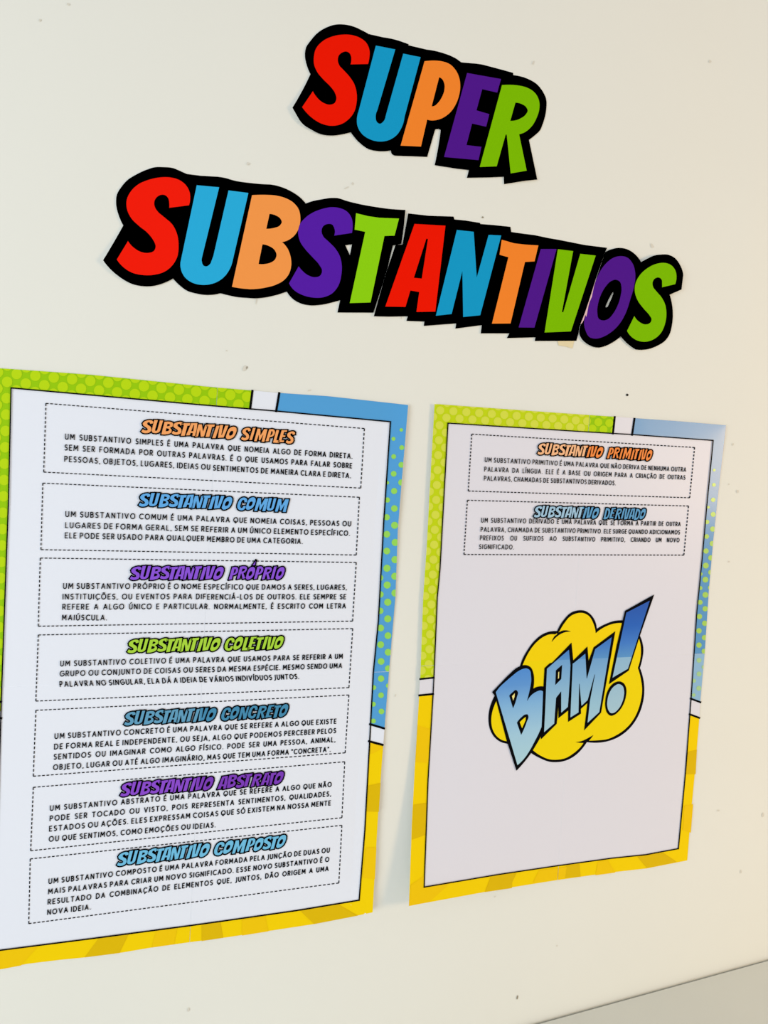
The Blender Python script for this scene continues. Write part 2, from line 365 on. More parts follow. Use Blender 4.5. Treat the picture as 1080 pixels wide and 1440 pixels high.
def pl(txt, ox=0, oy=0, s=1): return [(ox+float(a)/s, oy+float(b)/s) for a, b in (t.split(',') for t in txt.split())]
def strip(outer, inner):
    """polygon between an outer and an inner polyline running the same way"""
    return outer + inner[::-1]
def sub(path, axis, lo, hi):
    """piece of a polyline between two coordinate values along one axis"""
    out = []
    for i in range(len(path)-1):
        a, b = path[i], path[i+1]; A_, B_ = a[axis], b[axis]
        if A_ == B_: continue
        t0, t1 = sorted(((lo-A_)/(B_-A_), (hi-A_)/(B_-A_))); t0 = max(0, t0); t1 = min(1, t1)
        if t0 >= t1: continue
        for t in (t0, t1):
            p = (a[0]+(b[0]-a[0])*t, a[1]+(b[1]-a[1])*t)
            if not out or math.hypot(out[-1][0]-p[0], out[-1][1]-p[1]) > 0.05: out.append(p)
    return out
def disc(x, y, r, n=14, sq=1.0): return [(x+r*sq*math.cos(2*math.pi*i/n), y+r*math.sin(2*math.pi*i/n)) for i in range(n)]
def line_poly(path, w):
    out = []
    for a, b in zip(path, path[1:]):
        l = math.hypot(b[0]-a[0], b[1]-a[1]); 
        if l < 1e-6: continue
        dx, dy = (b[0]-a[0])/l, (b[1]-a[1])/l; e = w*0.5
        a2 = (a[0]-dx*e, a[1]-dy*e); b2 = (b[0]+dx*e, b[1]+dy*e); nx_, ny_ = -dy*w/2, dx*w/2
        q = [(a2[0]+nx_, a2[1]+ny_), (b2[0]+nx_, b2[1]+ny_), (b2[0]-nx_, b2[1]-ny_), (a2[0]-nx_, a2[1]-ny_)]
        out += fan(q)
    return out

# stroke alphabet for the running text (cap height 1)
def arc(cx, cy, rx, ry, a0, a1, n=8): return [(cx+rx*math.cos(math.radians(a0+(a1-a0)*i/n)), cy+ry*math.sin(math.radians(a0+(a1-a0)*i/n))) for i in range(n+1)]
bowlP = [(0, 0), (0, 1), (.3, 1)] + arc(.3, .72, .27, .28, 90, -90, 6) + [(0, .44)]
G = {
 'A': (.82, [[(0, 0), (.41, 1), (.82, 0)], [(.17, .33), (.65, .33)]]),
 'B': (.58, [[(0, 0), (0, 1), (.28, 1)] + arc(.28, .765, .24, .235, 90, -90, 6) + [(0, .53)], [(.28, .53)] + arc(.3, .265, .28, .265, 90, -90, 6) + [(0, 0)]]),
 'C': (.78, [arc(.5, .5, .5, .5, 48, 312, 12)]),
 'D': (.76, [[(0, 0), (0, 1), (.28, 1)] + arc(.28, .5, .48, .5, 90, -90, 9) + [(0, 0)]]),
 'E': (.52, [[(.52, 1), (0, 1), (0, 0), (.52, 0)], [(0, .5), (.46, .5)]]),
 'F': (.5, [[(.5, 1), (0, 1), (0, 0)], [(0, .49), (.44, .49)]]),
 'G': (.88, [arc(.5, .5, .5, .5, 48, 340, 12) + [(.93, .5), (.55, .5)]]),
 'H': (.7, [[(0, 0), (0, 1)], [(.7, 0), (.7, 1)], [(0, .5), (.7, .5)]]),
 'I': (.0, [[(0, 0), (0, 1)]]),
 'J': (.2, [[(.2, 1), (.2, .1)] + arc(-.02, .1, .22, .24, 0, -100, 5)]),
 'L': (.46, [[(0, 1), (0, 0), (.46, 0)]]),
 'M': (.9, [[(0, 0), (.06, 1), (.45, .3), (.84, 1), (.9, 0)]]),
 'N': (.7, [[(0, 0), (0, 1), (.7, 0), (.7, 1)]]),
 'O': (1., [arc(.5, .5, .5, .5, 0, 360, 18)]),
 'P': (.57, [bowlP]),
 'Q': (1., [arc(.5, .5, .5, .5, 0, 360, 18), [(.5, .28), (.5, -.16)]]),
 'R': (.6, [bowlP, [(.26, .44), (.6, 0)]]),
 'S': (.56, [arc(.3, .74, .25, .26, 35, 250, 8)[:-1] + [(.28, .5)] + arc(.28, .26, .28, .27, 75, -145, 8)]),
 'T': (.68, [[(0, 1), (.68, 1)], [(.34, 1), (.34, 0)]]),
 'U': (.68, [[(0, 1), (0, .34)] + arc(.34, .34, .34, .35, 180, 360, 8) + [(.68, 1)]]),
 'V': (.8, [[(0, 1), (.4, 0), (.8, 1)]]),
 'X': (.7, [[(0, 0), (.7, 1)], [(0, 1), (.7, 0)]]),
 '.': (.02, [[(0, 0), (.02, .03)]]), ',': (.04, [[(.04, .03), (0, -.14)]]), '-': (.38, [[(0, .4), (.38, .4)]]),
 '"': (.2, [[(0, 1.02), (.02, .8)], [(.2, 1.02), (.2, .8)]]),
}
ACC = {'´': [[(-.05, 1.14), (.1, 1.32)]], '~': [[(-.22, 1.17), (-.1, 1.26), (.08, 1.18), (.2, 1.27)]], ',': [[(0, 0), (.03, -.1), (-.08, -.24)]]}
for ch, base, ac in [('Á', 'A', '´'), ('É', 'E', '´'), ('Í', 'I', '´'), ('Ó', 'O', '´'), ('Ú', 'U', '´'), ('Ã', 'A', '~'), ('Õ', 'O', '~'), ('Ç', 'C', ',')]:
    w, st = G[base]; G[ch] = (w, st + [[(w/2+x, y) for x, y in s] for s in ACC[ac]])
LS = 0.54
def line_width(t):
    return sum(G[c][0]+LS for c in t if c != ' ') - LS, t.count(' ')
def text_line(t, left, right, cap, kpar=None):
    """strokes of one justified line in photo space; cap = cap height in metres"""
    a, b = W(left), W(right); L = (b-a).length; ex = (b-a)/L
    ez = Vector((-ex.z, 0, ex.x)); lw, ns = line_width(t); Lc = L/cap
    if kpar is None: kpar = Lc/(lw + ns*0.42)
    sp = (Lc - lw*kpar)/max(ns, 1); x = 0; out = []
    for c in t:
        if c == ' ': x += sp; continue
        w, st = G[c]
        for s in st:
            out.append([proj(a + ex*((x+px_*kpar)*cap) + ez*(py_*cap)) for px_, py_ in s])
        x += (w+LS)*kpar
    return out
def paragraph_strokes(lines, cap):
    full = [(t, l, r) for t, l, r, f in lines if f]
    kp = min(((W(r)-W(l)).length/cap - line_width(t)[1]*0.32)/line_width(t)[0] for t, l, r in full)
    out = []
    for t, l, r, f in lines: out += text_line(t, l, r, cap, kp if f else None)
    return out

# comic alphabet of the headings, taken from the title letters
def norm(loops):
    """title letter -> unit cap height, level baseline"""
    a, b = W((300, 440)), W((905, 520)); ex = (b-a).normalized(); ez = Vector((-ex.z, 0, ex.x))
    q = [[((W(p)-a).dot(ex), (W(p)-a).dot(ez)) for p in l] for l in loops]
    x0 = min(p[0] for p in q[0]); y0 = min(p[1] for p in q[0]); h = max(p[1] for p in q[0])-y0
    q = [[((p[0]-x0)/h, (p[1]-y0)/h) for p in l] for l in q]
    return (max(p[0] for p in q[0]), [thin(l) for l in q])
def thin(l, tol=0.012):
    """fewer points on an outline, corners kept"""
    def dp(p):
        if len(p) < 3: return p
        a, b = p[0], p[-1]; L = math.hypot(b[0]-a[0], b[1]-a[1]) or 1e-9
        d = [abs((b[0]-a[0])*(a[1]-q[1]) - (a[0]-q[0])*(b[1]-a[1]))/L for q in p[1:-1]]
        i = max(range(len(d)), key=d.__getitem__)
        return [a, b] if d[i] < tol else dp(p[:i+2])[:-1] + dp(p[i+1:])
    h = len(l)//2
    return dp(l[:h+1])[:-1] + dp(l[h:] + [l[0]])[:-1]
def poly(txt): return [(x/100, y/100) for x, y in tr(0, 0, 1, txt, 2)]
HG = {c: norm(l) for c, l in dict(S=[sS2], U=[sU2], B=[sB2, sB2a, sB2b], T=[sT3], A=[sA2, sA2c], N=[sN2], I=[sI2], V=[sV2], O=[sO2, sO2c], P=[sP1, sP1c], E=[sE1], R=[sR1, sR1c]).items()}
HG['M'] = (.9, [[(0, 0), (.2, 1), (.42, 1), (.45, .52), (.66, 1), (.92, 1), (.74, 0), (.52, 0), (.62, .52), (.44, .1), (.33, .1), (.32, .5), (.2, 0)]])
HG['L'] = (.5, [[(0, 0), (.2, 1), (.42, 1), (.26, .22), (.5, .22), (.46, 0)]])
HG['C'] = (.64, [poly('62,62* 42,62* 44,75 38,80 30,72 24,50 22,28 27,20 35,24 38,36* 57,36* 52,15 40,2 22,0 6,10 0,30 5,60 16,85 32,98 50,99 62,88 64,74')])
HG['D'] = (.66, [poly('0,0* 20,100* 40,100 58,92 66,72 62,40 50,14 30,0'), poly('24,20* 36,80* 44,72 45,55 40,32 33,22')])
HG['Ó'] = (HG['O'][0], HG['O'][1] + [[(.42, 1.1), (.66, 1.5), (.62, 1.12)]])
KERN = {'TA': -.15, 'AN': -.03, 'VO': -.06, 'TI': -.05, 'TO': -.08, 'ST': -.05, 'LE': -.04, 'AT': -.06, 'VA': -.1, 'NT': -.03, 'PL': -.04, 'PO': -.03, 'PR': -.02, 'PÓ': -.02}
HG['O'] = (HG['O'][0], [HG['O'][1][0], [(0.5*(1-.72)*HG['O'][0]+p[0]*.72, .14+p[1]*.72) for p in HG['O'][1][1]]])
HG['Ó'] = (HG['O'][0], HG['O'][1] + [HG['Ó'][1][2]])
def heading_polys(word, x0, x1, a, ex, ez, cap, spread=0.035, jig=True):
    tot = sum(HG[c][0] - 0.13 for c in word) + 0.13 + spread*(len(word)-1) + sum(KERN.get(a_+b_, 0) for a_, b_ in zip(word, word[1:]))
    k = (x1-x0)/(tot*cap); x = x0; out = []
    for i, c in enumerate(word):
        w, loops = HG[c]; dy = (0.03 if i % 2 else -0.02)
        def mp(l): return [proj(a + ex*(x + p[0]*cap*k) + ez*((p[1]+dy)*cap)) for p in l]
        if c == 'Ó': out.append([mp(l) for l in loops[:2]]); out.append([mp(loops[2])])
        else: out.append([mp(l) for l in loops])
        x += (w - 0.13 + spread + KERN.get(word[i:i+2], 0))*cap*k
    return out
def contour(loops, hw):
    out = []
    for l in loops:
        for i in range(len(l)):
            a, b = l[i], l[(i+1) % len(l)]
            out += line_poly([a, b], hw*2)
    return out

def make_poster(label, P):
    hf = P['h']; root = empty('poster', W(P['base'], 0)); tag(root, label, 'poster', 'text posters taped to the wall')
    OT, OR, OB, OL, IT, IR, IB, IL = (P[k] for k in ('OT', 'OR', 'OB', 'OL', 'IT', 'IR', 'IB', 'IL'))
    outer = OT + OR[1:] + OB[1:] + OL[1:-1]          # clockwise from the top left
    inner = IT + IR[1:] + IB[1:] + IL[1:-1]
    base = tess([outer]); hs, vs = P['hseam'], P['vseam']
    quads = [('upper left sheet', -1, 1), ('upper right sheet', -1, -1), ('lower left sheet', 1, 1), ('lower right sheet', 1, -1)]
    for qi, (lb, kh, kv) in enumerate(quads):
        def cuts(g): 
            v = vs[0] if kh < 0 else vs[1]
            return [(hs[0], hs[1], kh, g), (v[0], v[1], kv, g)]
        dz = 0.00012*qi
        sh = paper('paper_sheet', [(refine(clip_tris(base, cuts(0.05)), 22), P['paper'], 0)], lambda x, y: hf(x, y)+dz, root, 0.00025, EDGE)
        sh['label'] = lb + ' of the poster'
        layers = []; zones = P['zones'](qi)
        for zp, mt, dots in zones:
            zt = clip_tris(tess([zp]), cuts(0.25))
            if not zt: continue
            layers.append((refine(zt, 11), mt, 0.0002 if mt not in (YM, YD) else 0.0005))
            if dots:
                dl, dm = dots; acc = []
                for (x, y, r) in dl:
                    d = disc(x, y, r)
                    for t in zt:
                        if min(p[0] for p in t) > x+r or max(p[0] for p in t) < x-r or min(p[1] for p in t) > y+r or max(p[1] for p in t) < y-r: continue
                        q = conv(d, t)
                        if len(q) >= 3: acc += [z for z in fan(q) if abs(area2(z)) > 1e-3]
                layers.append((acc, dm, 0.0004))
        for path, w in P['bars']:
            layers.append((clip_tris(refine(line_poly(path, w), 20), cuts(0.25)), FRAME, 0.00055))
        if layers:
            o = paper('border_print', layers, lambda x, y: hf(x, y)+dz, sh); o['label'] = P['border_label'][qi]
    fr = refine(line_poly(inner + [inner[0]], P['fw']), 20)
    paper('frame_line', [(fr, FRAME, 0.0011)], hf, root)['label'] = 'thin black frame line'
    for bx in P['boxes']:
        tl, tr_, br, bl = bx['c']; dsh = []
        for a, b in ((tl, tr_), (tr_, br), (br, bl), (bl, tl)):
            L = math.hypot(b[0]-a[0], b[1]-a[1]); n = int(L/P['dash']); 
            for i in range(n+1):
                t0 = i/(n+0.62); t1 = min(1, (i+0.62)/(n+0.62))
                dsh += fan([q for q in line_rect((a[0]+(b[0]-a[0])*t0, a[1]+(b[1]-a[1])*t0), (a[0]+(b[0]-a[0])*t1, a[1]+(b[1]-a[1])*t1), 1.35)])
        o = paper('text_box', [(dsh, FRAME, 0.0007)], hf, root); o['label'] = 'dashed box headed ' + bx['h'][0]
        st = paragraph_strokes(bx['t'], P['cap']); tt = []
        for s in st: tt += line_poly_capped([shift(P, p) for p in s], P['tw'])
        g = paper('paragraph', [(tt, FRAME, 0.0009)], hf, o); g['label'] = 'paragraph about ' + bx['h'][0].lower()
        head, l0, l1, r0, r1, y0, y1, cap, ca, cb = bx['h']
        w1, w2 = head.split(' ')
        a = W((l0, y0)); b = W((r1, y1)); L = (b-a).length; ex = (b-a)/L; ez = Vector((-ex.z, 0, ex.x))
        xa = lambda px_: (W((px_, y0+(y1-y0)*(px_-l0)/(r1-l0)))-a).dot(ex)
        cp = (W((l0, y0))-W((l0, y0-cap))).length
        polys = heading_polys(w1, xa(l0+1.5), xa(l1-1.5), a, ex, ez, cp) + heading_polys(w2, xa(r0+1.5), xa(r1-1.5), a, ex, ez, cp)
        under = []; fill = []; over = []
        for lp in polys:
            under += contour(lp[:1], P['ow']); under += tess([lp[0]]); fill += tess(lp); over += contour(lp, 0.22)
        v = vs[0] if y0 < hs[0][1] else vs[1]
        f1 = clip_tris(fill, [(v[0], v[1], 1, 0)]); f2 = clip_tris(fill, [(v[0], v[1], -1, 0)])
        hd = paper('heading', [(under, FRAME, 0.00115), (f1, ca, 0.00135), (f2, cb, 0.00135), (over, FRAME, 0.0015)], hf, o)
        hd['label'] = 'comic heading ' + head
    return root
def line_rect(a, b, w):
    l = math.hypot(b[0]-a[0], b[1]-a[1]) or 1; nx_, ny_ = -(b[1]-a[1])/l*w/2, (b[0]-a[0])/l*w/2
    return [(a[0]+nx_, a[1]+ny_), (b[0]+nx_, b[1]+ny_), (b[0]-nx_, b[1]-ny_), (a[0]-nx_, a[1]-ny_)]
def line_poly_capped(path, w):
    out = []
    for a, b in zip(path, path[1:]):
        l = math.hypot(b[0]-a[0], b[1]-a[1])
        if l < 1e-6: continue
        dx, dy = (b[0]-a[0])/l, (b[1]-a[1])/l; e = w*0.3
        out += fan(line_rect((a[0]-dx*e, a[1]-dy*e), (b[0]+dx*e, b[1]+dy*e), w))
    return out
def shift(P, p):
    """the sheets were printed apart and do not meet exactly at the seams"""
    hs = P['hseam']; t = (p[0]-hs[0][0])/(hs[1][0]-hs[0][0]); ys_ = hs[0][1]+(hs[1][1]-hs[0][1])*t
    vs = P['vseam'][0 if p[1] < ys_ else 1]; t = (p[1]-vs[0][1])/(vs[1][1]-vs[0][1]); xs_ = vs[0][0]+(vs[1][0]-vs[0][0])*t
    x, y = p
    if y > ys_: x += P['sh'][0]
    if x > xs_: y += P['sh'][1]
    return (x, y)
def imat(n, rgb): return mat(n, rgb, 0.55, 0.03)

# ---- left poster
P1 = dict(base=(270, 940), paper=PAPER, fw=1.9, dash=6.2, ow=1.45, tw=1.3, sh=(1.0, 0.5))
P1['h'] = lambda x, y: 0.0014 + 0.004*max(0, 1-abs(x-(576-0.07*(y-569)))/40)**2*(0.5+0.5*math.sin(y*0.012)) + lift(x, y, 524, 1283, 90, 0.004)
P1['OT'] = pl('-12,517 60,522 128,527 300,544.5 353,549 392,552.5 460,557 574,569.5')
P1['OR'] = pl('574,569.5 565,676 559.5,745 556,840 547,944 539.5,1040 532,1141 524,1283')
P1['OB'] = pl('524,1283 503,1287.5 442,1299.5 320,1318 267,1325 213,1332.5 169,1340 118,1346.5 83,1350 38,1355.5 0,1362.8 -36,1369')
P1['OL'] = pl('-36,1369 -26,1000 -12,517')
P1['IT'] = pl('15.5,545.5 280,569 388,578 549,593'); P1['IR'] = pl('549,593 539.5,735 532,874 525,945 520,1040 513,1168 505,1266')
P1['IB'] = pl('505,1266 416,1280.7 320,1294.4 267,1301.8 139,1318.7 -8,1337.5'); P1['IL'] = pl('-8,1337.5 1.2,1000 12,700 15.5,545.5')
P1['hseam'] = ((-60, 969), (620, 941.5)); P1['vseam'] = [((306, 540), (284, 955)), ((284, 955), (266.5, 1330))]
gd = []
for i in range(-3, 16):
    for j in range(-2, 22):
        for (dx, dy) in ((0, 0), (0.5, 0.5)):
            ii, jj = i+dx, j+dy; k = 1-0.004*ii
            gd.append((10+26.4*ii*k-0.7*jj, 537+2.45*ii+(23-0.02*ii)*jj - 1.6*(dy), 7.6))
bd1 = [(280+a/3.176, 500+b/3.176, r/3.176) for a, b, r in [(903, 332, 8), (868, 372, 9), (905, 411, 11), (869, 451, 11), (903, 488, 13), (869, 528, 13), (903, 567, 14), (871, 605, 14), (841, 568, 8), (841, 645, 12), (872, 683, 15), (838, 722, 14), (873, 758, 16)]] + \
      [(270+a/3.724, 740+b/3.724, r/3.724) for a, b, r in [(1020, 42, 18), (1064, 85, 19), (1020, 130, 18), (1063, 175, 19), (1021, 220, 19), (1062, 262, 19), (1022, 308, 19), (1063, 350, 19), (1025, 398, 19), (986, 443, 17), (985, 270, 17), (987, 357, 17),
       (1025, 485, 19), (988, 533, 18), (1026, 573, 18), (988, 620, 18), (1027, 660, 18), (990, 708, 18), (1027, 745, 17), (990, 798, 17), (952, 845, 13), (1027, 835, 12), (990, 885, 15), (950, 932, 13), (992, 970, 15), (950, 1020, 13)]]
c6 = (0, 1180, 3.375); c5 = (270, 980, 3.724)
def zones1(q):
    z = []
    z.append((strip(sub(P1['OT'], 0, -12, 354.5), sub(P1['IT'], 0, 15.5, 352)), GREEN, (gd, GDOT)))
    z.append((strip(P1['OL'][::-1][:2], P1['IL'][::-1][:3])[:], GREEN, (gd, GDOT)))
    z.append((strip(sub(P1['OT'], 0, 393, 574), sub(P1['IT'], 0, 389, 549)), BLUE, None))
    z.append((strip(sub(P1['OR'], 1, 569.5, 1024), sub(P1['IR'], 1, 593, 1018)), BLUE, (bd1, BDOT)))
    z.append((strip([(538.5, 1047.5)] + sub(P1['OR'], 1, 1048, 1283), sub(P1['IR'], 1, 1043.5, 1266)), YA, None))
    z.append((strip(P1['OB'], P1['IB']), YA, None))
    for mt, pts, c in [(YD, '925,465 988,450 979,602 917,600', c5), (YM, '911,790 966,788 958,955 894,945', c5), (YM, '935,240 999,262 995,272 935,300', c5),
                       (YD, '568,1120 765,1086 868,1146 640,1190', c5), (YM, '262,1168 385,1150 400,1228 262,1250', c5),
                       (YM, '-60,540 185,505 100,600 -60,630', c6), (YD, '470,468 611,449 566,541 401,562', c6), (YM, '742,432 842,419 826,500 720,515', c6), (YD, '957,404 1046,392 1058,469 957,484', c6)]:
        z.append((pl(pts, *c), mt, None))
    return z
# darker rays are laid over the plain yellow
P1['zones'] = zones1
P1['bars'] = [([(354.9, 549.7), (351.8, 574.5)], 3.2), ([(392.6, 553), (388.4, 578)], 3.2), ([(520.5, 1018.5), (540, 1024.3)], 3.0), ([(519, 1042.5), (538, 1047.5)], 3.0), ([(-26, 984), (1.5, 987)], 3), ([(-26, 1006), (1.5, 1010)], 3)]
P1['border_label'] = ['green border with lime dots', 'green and sky blue border with green dots', 'yellow border with darker rays', 'yellow and blue border']
P1['cap'] = (W((92, 617.5))-W((92, 610.1))).length
L = True
def bxd(c, h, t): return dict(c=c, h=h, t=t)
or1, bl1, pu1, gr1, st1, st1b, pu2, pu2b, sk1 = imat('peach heading ink', (253, 164, 100)), imat('blue heading ink', (98, 170, 232)), imat('violet heading ink', (138, 84, 216)), imat('lime heading ink', (168, 212, 64)), imat('steel blue heading ink', (96, 156, 190)), imat('deep steel heading ink', (70, 138, 176)), imat('purple heading ink', (138, 76, 206)), imat('deep purple heading ink', (124, 62, 186)), imat('sky heading ink', (112, 188, 226))
P1['boxes'] = [
 bxd([(64.4, 567.2), (512.4, 602.6), (507.3, 686.4), (61.4, 663.9)], ('SUBSTANTIVO SIMPLES', 196.7, 334, 337, 416, 608.5, 624.5, 19.5, or1, or1),
  [("UM SUBSTANTIVO SIMPLES É UMA PALAVRA QUE NOMEIA ALGO DE FORMA DIRETA.", (91.7, 617.5), (495, 644.2), L), ("SEM SER FORMADA POR OUTRAS PALAVRAS. É O QUE USAMOS PARA FALAR SOBRE", (91, 632.8), (494.4, 657.7), L), ("PESSOAS, OBJETOS, LUGARES, IDEIAS OU SENTIMENTOS DE MANEIRA CLARA E DIRETA.", (90.8, 648.9), (492.8, 671.6), L)]),
 bxd([(60, 679.4), (505.4, 699.3), (501, 780.5), (57.5, 773)], ('SUBSTANTIVO COMUM', 193, 328, 331.6, 406.8, 712, 720, 19.5, bl1, bl1),
  [("UM SUBSTANTIVO COMUM É UMA PALAVRA QUE NOMEIA COISAS, PESSOAS OU", (92.3, 726.4), (493, 739.3), L), ("LUGARES DE FORMA GERAL, SEM SE REFERIR A UM ÚNICO ELEMENTO ESPECÍFICO.", (92, 742), (491.5, 752.6), L), ("ELE PODE SER USADO PARA QUALQUER MEMBRO DE UMA CATEGORIA.", (91.5, 756.5), (425, 764), False)]),
 bxd([(56.5, 784.8), (501, 791), (495.8, 873.5), (53.7, 880.7)], ('SUBSTANTIVO PRÓPRIO', 180.7, 316, 319.7, 401.6, 815.5, 815, 19.5, pu1, pu1),
  [("UM SUBSTANTIVO PRÓPRIO É O NOME ESPECÍFICO QUE DAMOS A SERES, LUGARES,", (89, 827.6), (487, 828.6), L), ("INSTITUIÇÕES, OU EVENTOS PARA DIFERENCIÁ-LOS DE OUTROS. ELE SEMPRE SE", (88.4, 842.6), (486, 841.8), L), ("REFERE A ALGO ÚNICO E PARTICULAR. NORMALMENTE, É ESCRITO COM LETRA", (88, 857), (485.6, 854.7), L), ("MAIÚSCULA.", (87.4, 872), (149.6, 872), False)]),
 bxd([(53.7, 893), (496, 884), (490.7, 967), (50.3, 986)], ('SUBSTANTIVO COLETIVO', 177, 311.6, 313.8, 400, 918.5, 913, 19.5, gr1, gr1),
  [("UM SUBSTANTIVO COLETIVO É UMA PALAVRA QUE USAMOS PARA SE REFERIR A UM", (85, 936.7), (481.3, 925.6), L), ("GRUPO OU CONJUNTO DE COISAS OU SERES DA MESMA ESPÉCIE. MESMO SENDO UMA", (84.3, 951), (480.3, 938.7), L), ("PALAVRA NO SINGULAR, ELA DÁ A IDEIA DE VÁRIOS INDIVÍDUOS JUNTOS.", (83.7, 965.7), (419, 954), False)]),
 bxd([(50.3, 999), (490.7, 977.4), (485.4, 1058.7), (46.7, 1091.7)], ('SUBSTANTIVO CONCRETO', 172.4, 305.7, 309, 406.4, 1020.5, 1008.5, 19.5, st1, st1b),
  [("UM SUBSTANTIVO CONCRETO É UMA PALAVRA QUE SE REFERE A ALGO QUE EXISTE", (76, 1038.8), (471.4, 1016.8), L), ("DE FORMA REAL E INDEPENDENTE, OU SEJA, ALGO QUE PODEMOS PERCEBER PELOS", (75.4, 1053.6), (470.9, 1030), L), ("SENTIDOS OU IMAGINAR COMO ALGO FÍSICO. PODE SER UMA PESSOA, ANIMAL,", (74.7, 1067.9), (470, 1042.6), L), ("OBJETO, LUGAR OU ATÉ ALGO IMAGINÁRIO, MAS QUE TEM UMA FORMA \"CONCRETA\".", (74, 1082.6), (463.3, 1056.3), False)]),
 bxd([(46.7, 1107.3), (484.8, 1071.3), (480.8, 1150), (43, 1196.5)], ('SUBSTANTIVO ABSTRATO', 167, 301.4, 303.6, 400, 1120.5, 1103, 19.5, pu2, pu2b),
  [("UM SUBSTANTIVO ABSTRATO É UMA PALAVRA QUE SE REFERE A ALGO QUE NÃO", (69.5, 1140), (464.7, 1105.7), L), ("PODE SER TOCADO OU VISTO, POIS REPRESENTA SENTIMENTOS, QUALIDADES,", (69.2, 1154.5), (463.9, 1118.8), L), ("ESTADOS OU AÇÕES. ELES EXPRESSAM COISAS QUE SÓ EXISTEM NA NOSSA MENTE", (68.4, 1169), (463.6, 1131.7), L), ("OU QUE SENTIMOS, COMO EMOÇÕES OU IDEIAS.", (67.9, 1183.5), (301.4, 1162.6), False)]),
 bxd([(42.4, 1208), (480.8, 1160.7), (476.5, 1241.8), (40.3, 1299)], ('SUBSTANTIVO COMPOSTO', 162.4, 296.3, 299, 403.5, 1218.5, 1192, 19.5, sk1, sk1),
  [("UM SUBSTANTIVO COMPOSTO É UMA PALAVRA FORMADA PELA JUNÇÃO DE DUAS OU", (67.6, 1242.8), (462, 1198), L), ("MAIS PALAVRAS PARA CRIAR UM NOVO SIGNIFICADO. ESSE NOVO SUBSTANTIVO É O", (67, 1257.3), (461.2, 1211), L), ("RESULTADO DA COMBINAÇÃO DE ELEMENTOS QUE, JUNTOS, DÃO ORIGEM A UMA", (66.4, 1271.9), (460.4, 1224), L), ("NOVA IDEIA.", (65.8, 1286.4), (126, 1278.7), False)]),
]
make_poster('left poster with seven dashed text boxes, from Substantivo Simples down to Substantivo Composto', P1)

# ---- right poster
P2 = dict(base=(790, 920), paper=PAPER2, fw=1.6, dash=5.0, ow=1.25, tw=0.95, sh=(0.5, 0.3))
P2['h'] = lambda x, y: 0.0014 + lift(x, y, 575, 1274, 290, 0.017) + 0.0014*max(0, 1-abs(x-(611-0.05*(y-568)))/50)**2 + lift(x, y, 1021, 598, 110, 0.003)
P2['OT'] = pl('611,568 735,577 820,583 864,586 950,592 1021,598'); P2['OR'] = pl('1021,598 1011,684 1003,760 997,828 991,918 985,984.5 983,1016 976.6,1093 972,1141 966.4,1210')
P2['OB'] = pl('966.4,1210 909,1221.3 860,1226.8 823,1232 781,1238 700,1251 575,1274'); P2['OL'] = pl('575,1274 579,1160 583,1083 588,1000 591,952 595,840 600,768.7 605,675 611,568')
P2['IT'] = pl('630,595 820,607 888,611 1003,619.3'); P2['IR'] = pl('1003,619.3 994,711 988,780 980,860 972,981 964,1087 954,1193.5')
P2['IB'] = pl('954,1193.5 908,1202 860,1207 784.5,1217.5 700,1230 596.5,1247.6'); P2['IL'] = pl('596.5,1247.6 602,1096 609,977.5 611,936 615,840 618.8,800 630,595')
P2['hseam'] = ((560, 938), (1050, 916.8)); P2['vseam'] = [((830.5, 565), (804, 927)), ((804, 927), (784, 1240))]
gd2 = []
for i in range(-2, 18):
    for j in range(-1, 20):
        for (dx, dy) in ((0, 0), (0.5, 0.5)):
            ii, jj = i+dx, j+dy; k = 1-0.0062*ii
            gd2.append((619+18.6*ii*k-0.95*jj, 577+1.28*ii+21*jj-1.5*dy, 5.8))
bd2 = [(820+a/4.5, 560+b/4.5, r/4.5) for a, b, r in [(830, 455, 9), (828, 548, 12), (823, 643, 14), (793, 690, 9), (823, 735, 16), (785, 783, 14), (820, 828, 17), (782, 875, 15), (817, 920, 17), (778, 967, 17)]] + \
      [(860+a/3.13, 780+b/3.13, r/3.13) for a, b, r in [(415, 48, 13), (437, 14, 12), (393, 85, 8), (413, 110, 13), (436, 78, 11), (391, 147, 9), (413, 177, 13), (434, 145, 10), (390, 210, 11), (412, 238, 12), (387, 272, 12), (410, 302, 12), (385, 335, 12), (409, 365, 12), (385, 398, 12), (407, 425, 11),
       (385, 465, 11), (405, 495, 9), (385, 525, 11), (363, 555, 9), (384, 588, 11), (362, 618, 8)]]
k1 = (700, 1200, 2.842); k7 = (540, 840, 3.128); k8 = (860, 780, 3.13)
